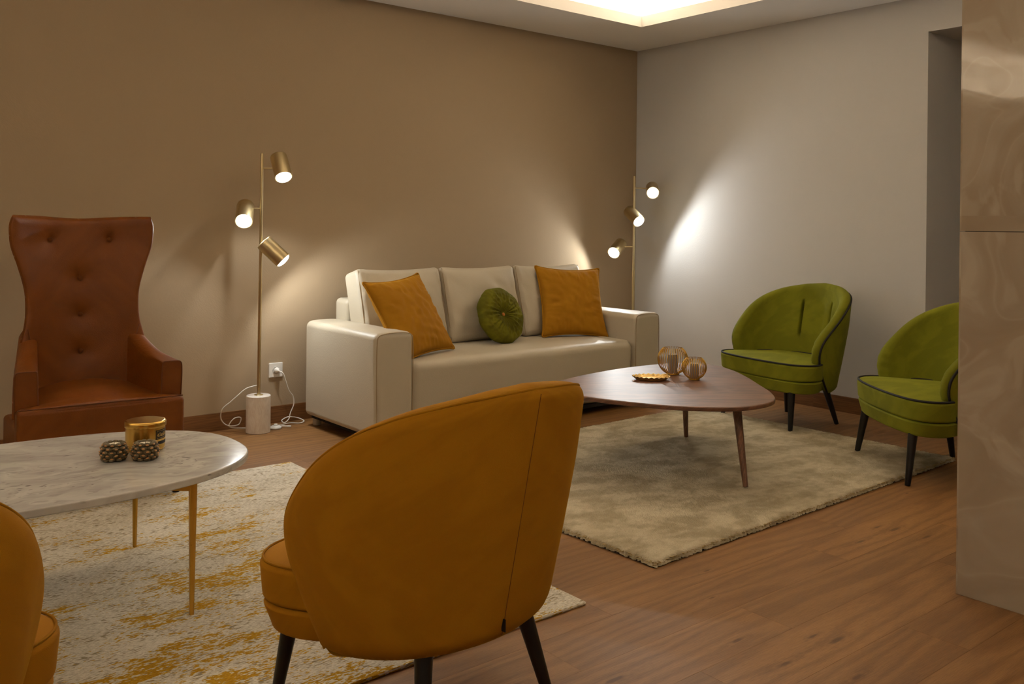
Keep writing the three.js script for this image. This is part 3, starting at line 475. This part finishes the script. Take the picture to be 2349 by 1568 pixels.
{
  const O = [-1.86, 2.02], t = thing('wooden_table', 'rounded triangular dark wood coffee table on three splayed legs', 'table', [O[0], 0.02, O[1]]);
  const pts = [[-1.826, 2.561], [-1.91, 2.592], [-1.995, 2.597], [-2.111, 2.569], [-2.277, 2.437], [-2.395, 2.235], [-2.465, 2.038], [-2.485, 1.90], [-2.45, 1.77], [-2.368, 1.688], [-2.2, 1.62], [-2.024, 1.58], [-1.77, 1.548], [-1.511, 1.556], [-1.36, 1.59], [-1.262, 1.662], [-1.245, 1.79], [-1.303, 1.933], [-1.42, 2.11], [-1.554, 2.279], [-1.70, 2.455]].map(([x, z]) => [x - O[0], z - O[1]]);
  const wood = tex(1024, 1024, (u, v) => {
    const x = (u - 0.5) * 1.3, y = (v - 0.5) * 1.3, a = 0.62, X = x * Math.cos(a) + y * Math.sin(a), Y = -x * Math.sin(a) + y * Math.cos(a), st = Math.floor((Y + 2) / 0.115), r = (Math.sin(st * 127.1) * 43758.5453) % 1, tone = Math.abs(r);
    const w = fbm(X * 2 + st * 9, Y * 9, 3), ring = 0.5 + 0.5 * Math.sin((Y * 70 + 5 * w + 3 * n2(X * 1.5 + st * 3, Y * 4)) * 1.6), fine = n2(X * 22 + st, Y * 340);
    return mix3([150, 104, 74], [70, 42, 28], clamp(0.12 + 0.42 * tone + 0.3 * ring + 0.16 * fine + 0.2 * w, 0, 1));
  }, true, [1 / 1.3, 1 / 1.3]); wood.offset.set(0.5, 0.5);
  M.walnut = new THREE.MeshPhysicalMaterial({ name: 'dark_sheesham', map: wood, roughness: 0.46, clearcoat: 0.45, clearcoatRoughness: 0.40 });
  part('table_top', plateGeometry(pts, 0.360, 0.380, 0.012), M.walnut, t);
  for (const [fx, fz, tx, tz] of [[-1.97, 2.515, -1.93, 2.43], [-1.432, 1.731, -1.50, 1.77], [-2.42, 1.80, -2.36, 1.82]]) part('leg', bar([fx - O[0], 0.006, fz - O[1]], [tx - O[0], 0.361, tz - O[1]], 0.0115, 0.021, 20), M.walnut, t);
}

// ------------------------------------------------------------------ things on the marble table
{
  const ty = 0.4205, jar = thing('candle_jar', 'brushed gold lidded candle jar with black label', 'jar', [-4.334, ty, 1.925]);
  const R = 0.06;
  part('jar_body', lathe([[0, 0], [R - 0.008, 0], [R - 0.002, 0.003], [R, 0.010], [R, 0.078], [R - 0.002, 0.079], [0, 0.079]], 72), M.jarGold = new THREE.MeshPhysicalMaterial({ name: 'brushed_gold', color: new THREE.Color(0xd2ab58), metalness: 1, roughness: 0.26 }), jar);
  part('lid', lathe([[0, 0.0755], [R + 0.002, 0.0755], [R + 0.0035, 0.077], [R + 0.0035, 0.089], [R + 0.001, 0.0935], [R - 0.006, 0.0955], [0, 0.0965]], 72), M.jarGold, jar);
  const cv = document.createElement('canvas'); cv.width = 512; cv.height = 384; const c = cv.getContext('2d');
  c.fillStyle = '#0c0a08'; c.fillRect(0, 0, 512, 384); c.strokeStyle = '#c9a24a'; c.lineWidth = 7; c.strokeRect(26, 26, 460, 190); c.fillStyle = '#d6b05a'; c.font = 'italic bold 128px serif'; c.textAlign = 'center'; c.textBaseline = 'middle'; c.fillText('Golden', 256, 128); c.fillRect(0, 246, 512, 52);
  const lt = new THREE.CanvasTexture(cv); lt.colorSpace = THREE.SRGBColorSpace;
  const lab = grid(24, 2, (u, v) => { const a = rad(18) + u * rad(74); return V((R + 0.0006) * Math.sin(a), 0.022 + v * 0.046, (R + 0.0006) * Math.cos(a)); }, { uv: (u, v) => [u, v] });
  const label = part('label', weld(lab), new THREE.MeshStandardMaterial({ name: 'black_label', map: lt, roughness: 0.5 }), jar); label.userData.label = 'black label with gold script reading Golden';
  jar.rotation.y = rad(-4);
  M.cone = new THREE.MeshStandardMaterial({ name: 'dark_bronze_resin', color: new THREE.Color(0x63573f), roughness: 0.55, metalness: 0.2 });
  M.coneTip = new THREE.MeshStandardMaterial({ name: 'copper_tip', color: new THREE.Color(0xb98a58), roughness: 0.45, metalness: 0.5 });
  const cone = (x, z, turn, label) => {
    const t = thing('pinecone_candle_holder', label, 'candle holder', [x, ty, z], turn), prof = [[0, 0.001], [0.026, 0.001], [0.034, 0.008], [0.037, 0.024], [0.034, 0.042], [0.028, 0.054], [0.0235, 0.055], [0.0225, 0.047], [0, 0.047]];
    part('body', lathe(prof, 48), M.cone, t); part('tealight', lathe([[0, 0.0475], [0.022, 0.0475], [0.022, 0.0525], [0.021, 0.053], [0, 0.0525]], 32), M.wax, t); barMesh('wick', [0, 0.052, 0], [0.001, 0.059, 0], 0.0008, 0.0006, M.black, t, 6);
    const scale = new THREE.SphereGeometry(1, 10, 7); scale.scale(0.0108, 0.0072, 0.0085); const tip = new THREE.SphereGeometry(1, 8, 6); tip.scale(0.0052, 0.0026, 0.003);
    const rad0 = curve1([[0, 0.03], [0.01, 0.0335], [0.024, 0.0365], [0.042, 0.0335], [0.056, 0.026]]);
    for (let row = 0; row < 5; row++) for (let k = 0; k < 10; k++) { const y = 0.008 + row * 0.0112, a = (k + (row % 2) / 2) / 10 * 2 * Math.PI, r = rad0(y); const s = part('scale', scale, M.cone, t); s.position.set(Math.sin(a) * r, y, Math.cos(a) * r); s.rotation.set(-0.35 + row * 0.12, a, 0, 'YXZ'); const p = part('tip', tip, M.coneTip, s); p.position.set(0, 0.0014, 0.0076); }
    t.scale.setScalar(0.94); return t;
  };
  cone(-4.452, 2.007, 0.2, 'dark pinecone tealight holder standing away from the gold jar'); cone(-4.373, 2.053, 0.5, 'dark pinecone tealight holder right before the gold jar');
}
// ------------------------------------------------------------------ things on the wooden table
{
  const ty = 0.4005;
  const globe = (name, label, x, z, R, hB, candleH, candleR) => {
    const t = thing(name, label, 'candle holder', [x, ty, z]), foot = R * 0.42, n = 36;
    part('foot_ring', lathe([[0, 0], [foot, 0], [foot + 0.002, 0.003], [foot, 0.0075], [foot - 0.004, 0.0075], [foot - 0.004, 0.004], [0, 0.004]], 40), M.goldWire, t);
    const cy = Math.sqrt(R * R - foot * foot) + 0.006, top = rad(52), wire = [];
    for (let i = 0; i <= 20; i++) { const a = lerp(-Math.asin((cy - 0.006) / R), top, i / 20); wire.push([R * Math.cos(a), cy + R * Math.sin(a), 0]); }
    const g = tube(wire, 0.0015, 24, 6);
    for (let k = 0; k < n; k++) part('wire', g, M.goldWire, t).rotation.y = k / n * 2 * Math.PI;
    return t;
  };
  const gl = 'round gold wire globe candle holder';
  globe('wire_globe_holder', 'larger gold wire globe holder around a tall grey candle', -1.677, 1.842, 0.077, 0, 0, 0);
  globe('wire_globe_holder', 'smaller gold wire globe holder around a short grey candle', -1.713, 2.012, 0.06, 0, 0, 0);
  const candle = (x, z, r, h, label) => { const t = thing('pillar_candle', label, 'candle', [x, ty + 0.0042, z]); part('wax', lathe([[0, 0], [r, 0], [r, h - 0.003], [r - 0.003, h], [r - 0.006, h - 0.002], [0, h - 0.004]], 40), M.greyWax, t); barMesh('wick', [0, h - 0.004, 0], [0.001, h + 0.007, 0], 0.0009, 0.0007, M.black, t, 6); };
  candle(-1.677, 1.842, 0.0235, 0.10, 'tall grey pillar candle inside the larger wire globe'); candle(-1.713, 2.012, 0.0225, 0.078, 'short grey pillar candle inside the smaller wire globe');
  // leaf-shaped dish with ruffled rim
  const d = thing('leaf_dish', 'shallow gold leaf shaped dish with ruffled rim', 'dish', [-1.893, ty, 1.89]); d.rotation.y = rad(-38);
  const leaf = (sg) => grid(120, 16, (u, v) => { const a = u * 2 * Math.PI, ruff = 1 + 0.022 * Math.sin(a * 23) + 0.016 * Math.sin(a * 41 + 1), r = v * ruff * (sg > 0 ? 1 : 0.985), x = 0.094 * r * Math.cos(a), z = 0.068 * r * Math.sin(a); const lift = 0.013 * smooth(v, 0.74, 1) * (1 + 0.2 * Math.sin(a * 23 + 0.6)); return V(x, 0.004 + lift + (sg > 0 ? 0.0014 : -0.0034 * (1 - 0.6 * smooth(v, 0.8, 1))) + (sg > 0 ? 0.0012 * Math.exp(-((z / 0.004) ** 2)) * (1 - v) + 0.0006 * Math.sin(Math.abs(z) * 500 - x * 260) * (1 - smooth(v, 0.6, 0.8)) : 0), z); }, { flip: sg < 0 });
  M.dish = new THREE.MeshStandardMaterial({ name: 'pale_gold', color: new THREE.Color(0xe0c07c), metalness: 0.9, roughness: 0.42 });
  part('bowl', weld(mergeGeometries([leaf(1), leaf(-1)])), M.dish, d);
  part('stem', tube([[0.09, 0.018, 0], [0.075, 0.021, 0.01], [0.062, 0.02, -0.006], [0.07, 0.024, -0.018], [0.085, 0.022, -0.012]], 0.0035, 40, 8), M.dish, d);
}

// ------------------------------------------------------------------ floor lamps
function floorLamp(label, x, z, lean, heads) {
  const t = thing('floor_lamp', label, 'lamp', [x, 0, z], 0); t.rotation.z = lean;
  const base = part('lamp_base', lathe([[0, 0], [0.064, 0], [0.066, 0.002], [0.066, 0.199], [0.063, 0.204], [0, 0.204]], 64), M.lampStone, t);
  part('felt_ring', lathe([[0, -0.0001], [0.0655, -0.0001], [0.0655, 0.002], [0, 0.002]], 40), M.black, base).scale.set(1.004, 1, 1.004);
  part('collar', lathe([[0.009, 0.204], [0.024, 0.204], [0.024, 0.208], [0.009, 0.209]], 40), M.brass, t);
  part('pole', lathe([[0, 0.2], [0.0095, 0.2], [0.0095, 0.83], [0.0085, 0.831], [0.0085, 1.538], [0.007, 1.541], [0, 1.541]], 28), M.brass, t);
  M.bulb ??= new THREE.MeshStandardMaterial({ name: 'lit_bulb', color: new THREE.Color(0xffffff), emissive: BULB_COLOR, emissiveIntensity: 3.0 });
  const R = 0.047, L = 0.15;
  for (const { y, axis, c } of heads) {
    // c: centre of the mouth relative to the lamp foot, axis: where the mouth points
    const ax = V(...axis).normalize(), mouth = V(...c), mid = mouth.clone().addScaledVector(ax, -L * 0.62);
    const sh = part('spot_shade', lathe([[0, 0], [R - 0.006, 0], [R - 0.001, 0.003], [R, 0.008], [R, L], [R - 0.0018, L], [R - 0.0018, 0.01], [0, 0.008]], 56), M.brass, t);
    sh.position.copy(mouth).addScaledVector(ax, -L); sh.quaternion.setFromUnitVectors(V(0, 1, 0), ax);
    const b = part('bulb', lathe([[0, L - 0.05], [0.014, L - 0.05], [0.02, L - 0.03], [0.04, L - 0.012], [0.0425, L - 0.002], [0.040, L + 0.006], [0.030, L + 0.012], [0.015, L + 0.0155], [0, L + 0.0165]], 40), M.bulb, sh);
    const dir = mid.clone().sub(V(0, y, 0)); dir.y = 0;
    const toward = dir.clone().normalize(), end = mid.clone().addScaledVector(toward, -R * 0.9); end.y = y;
    barMesh('arm', [0, y, 0], [mid.x - toward.x * R * 0.85, y, mid.z - toward.z * R * 0.85], 0.0042, 0.0042, M.brass, t, 12);
    const s = new THREE.SpotLight(BULB_COLOR, BULB_CANDELA, 0, rad(86), 0.27, 2); s.name = 'bulb_light'; s.castShadow = true; s.shadow.radius = 0.7; s.position.set(0, L - 0.004, 0); s.target.position.set(0, L + 1, 0); sh.add(s); sh.add(s.target);
  }
  return t;
}
const fw = V(Math.sin(YAW), 0, -Math.cos(YAW)), rt = V(Math.cos(YAW), 0, Math.sin(YAW));
const dirOf = (r, u, f) => { const v = rt.clone().multiplyScalar(r).addScaledVector(fw, f); return [v.x, u, v.z]; };
const lampL = floorLamp('brass three spot floor lamp plugged into the wall outlet', -3.186, 0.166, -0.004, [
  { y: 1.458, axis: [-0.06, -0.79, 0.60], c: [0.078, 1.408, 0.110] },
  { y: 1.235, axis: [-0.36, -0.58, 0.73], c: [-0.118, 1.163, 0.044] },
  { y: 1.008, axis: [0.61, -0.69, 0.40], c: [0.096, 0.950, 0.080] },
]);
floorLamp('brass three spot floor lamp in the corner behind the sofa arm', -0.280, 0.245, 0.0, [
  { y: 1.450, axis: [-0.67, -0.32, 0.67], c: [0.098, 1.414, 0.098] },
  { y: 1.232, axis: [-0.14, -0.54, 0.83], c: [-0.020, 1.200, 0.070] },
  { y: 1.008, axis: [-0.84, -0.45, 0.31], c: [-0.150, 0.964, -0.060] },
]);
// outlet and the cord of the left lamp
{
  const o = thing('wall_outlet', 'white square wall outlet with a plug in it', 'outlet', [-3.013, 0.306, 0]);
  part('plate', softBox(0.084, 0.084, 0.010, 0.004, null, 3), M.white, o).position.z = 0.005;
  const rg = lathe([[0.0, 0.002], [0.0185, 0.002], [0.0195, 0.004], [0.0215, 0.0045], [0.0215, 0], [0, 0]], 40); rg.rotateX(Math.PI / 2); const ring = part('socket', rg, M.white, o); ring.position.z = 0.010;
  const rel = (p) => [p[0] + 3.186, p[1], p[2] - 0.166];
  const plug = lathe([[0, 0], [0.0175, 0], [0.0175, 0.008], [0.012, 0.016], [0.007, 0.026], [0.004, 0.03], [0, 0.03]], 28); plug.rotateX(Math.PI / 2); part('plug', plug, M.white, lampL).position.set(...rel([-3.013, 0.306, 0.0135]));
  const cordA = [[-3.013, 0.306, 0.042], [-2.995, 0.295, 0.058], [-2.978, 0.25, 0.062], [-2.955, 0.19, 0.060], [-2.930, 0.155, 0.06], [-2.925, 0.11, 0.062], [-2.944, 0.06, 0.06], [-2.957, 0.025, 0.064], [-2.99, 0.010, 0.075], [-2.995, 0.02, 0.055], [-2.95, 0.034, 0.045], [-2.89, 0.022, 0.06], [-2.875, 0.010, 0.095], [-2.91, 0.006, 0.115], [-2.96, 0.008, 0.09], [-3.01, 0.007, 0.10], [-3.06, 0.012, 0.125]];
  part('cord', tube(cordA.map(rel), 0.0031, 200, 8), M.white, lampL);
  const cordB = [[-3.06, 0.012, 0.145], [-3.03, 0.012, 0.165], [-2.995, 0.005, 0.165], [-2.985, 0.004, 0.15], [-3.02, 0.004, 0.13], [-3.08, 0.004, 0.095], [-3.15, 0.004, 0.07], [-3.25, 0.012, 0.07], [-3.32, 0.035, 0.085], [-3.295, 0.075, 0.095], [-3.25, 0.07, 0.08], [-3.26, 0.035, 0.075], [-3.33, 0.04, 0.09], [-3.375, 0.085, 0.11], [-3.375, 0.14, 0.125], [-3.335, 0.178, 0.14], [-3.30, 0.21, 0.15], [-3.255, 0.245, 0.158], [-3.197, 0.258, 0.164]];
  part('cord', tube(cordB.map(rel), 0.0031, 260, 8), M.white, lampL);
  const sw = lathe([[0, 0], [0.030, 0], [0.033, 0.004], [0.031, 0.012], [0.02, 0.018], [0, 0.019]], 36); const s = part('foot_switch', sw, M.white, lampL); s.position.set(...rel([-3.075, 0.0005, 0.15])); part('button', lathe([[0, 0.017], [0.011, 0.017], [0.011, 0.025], [0.009, 0.027], [0, 0.027]], 24), M.white, s);
}

renderer.render(scene, camera);
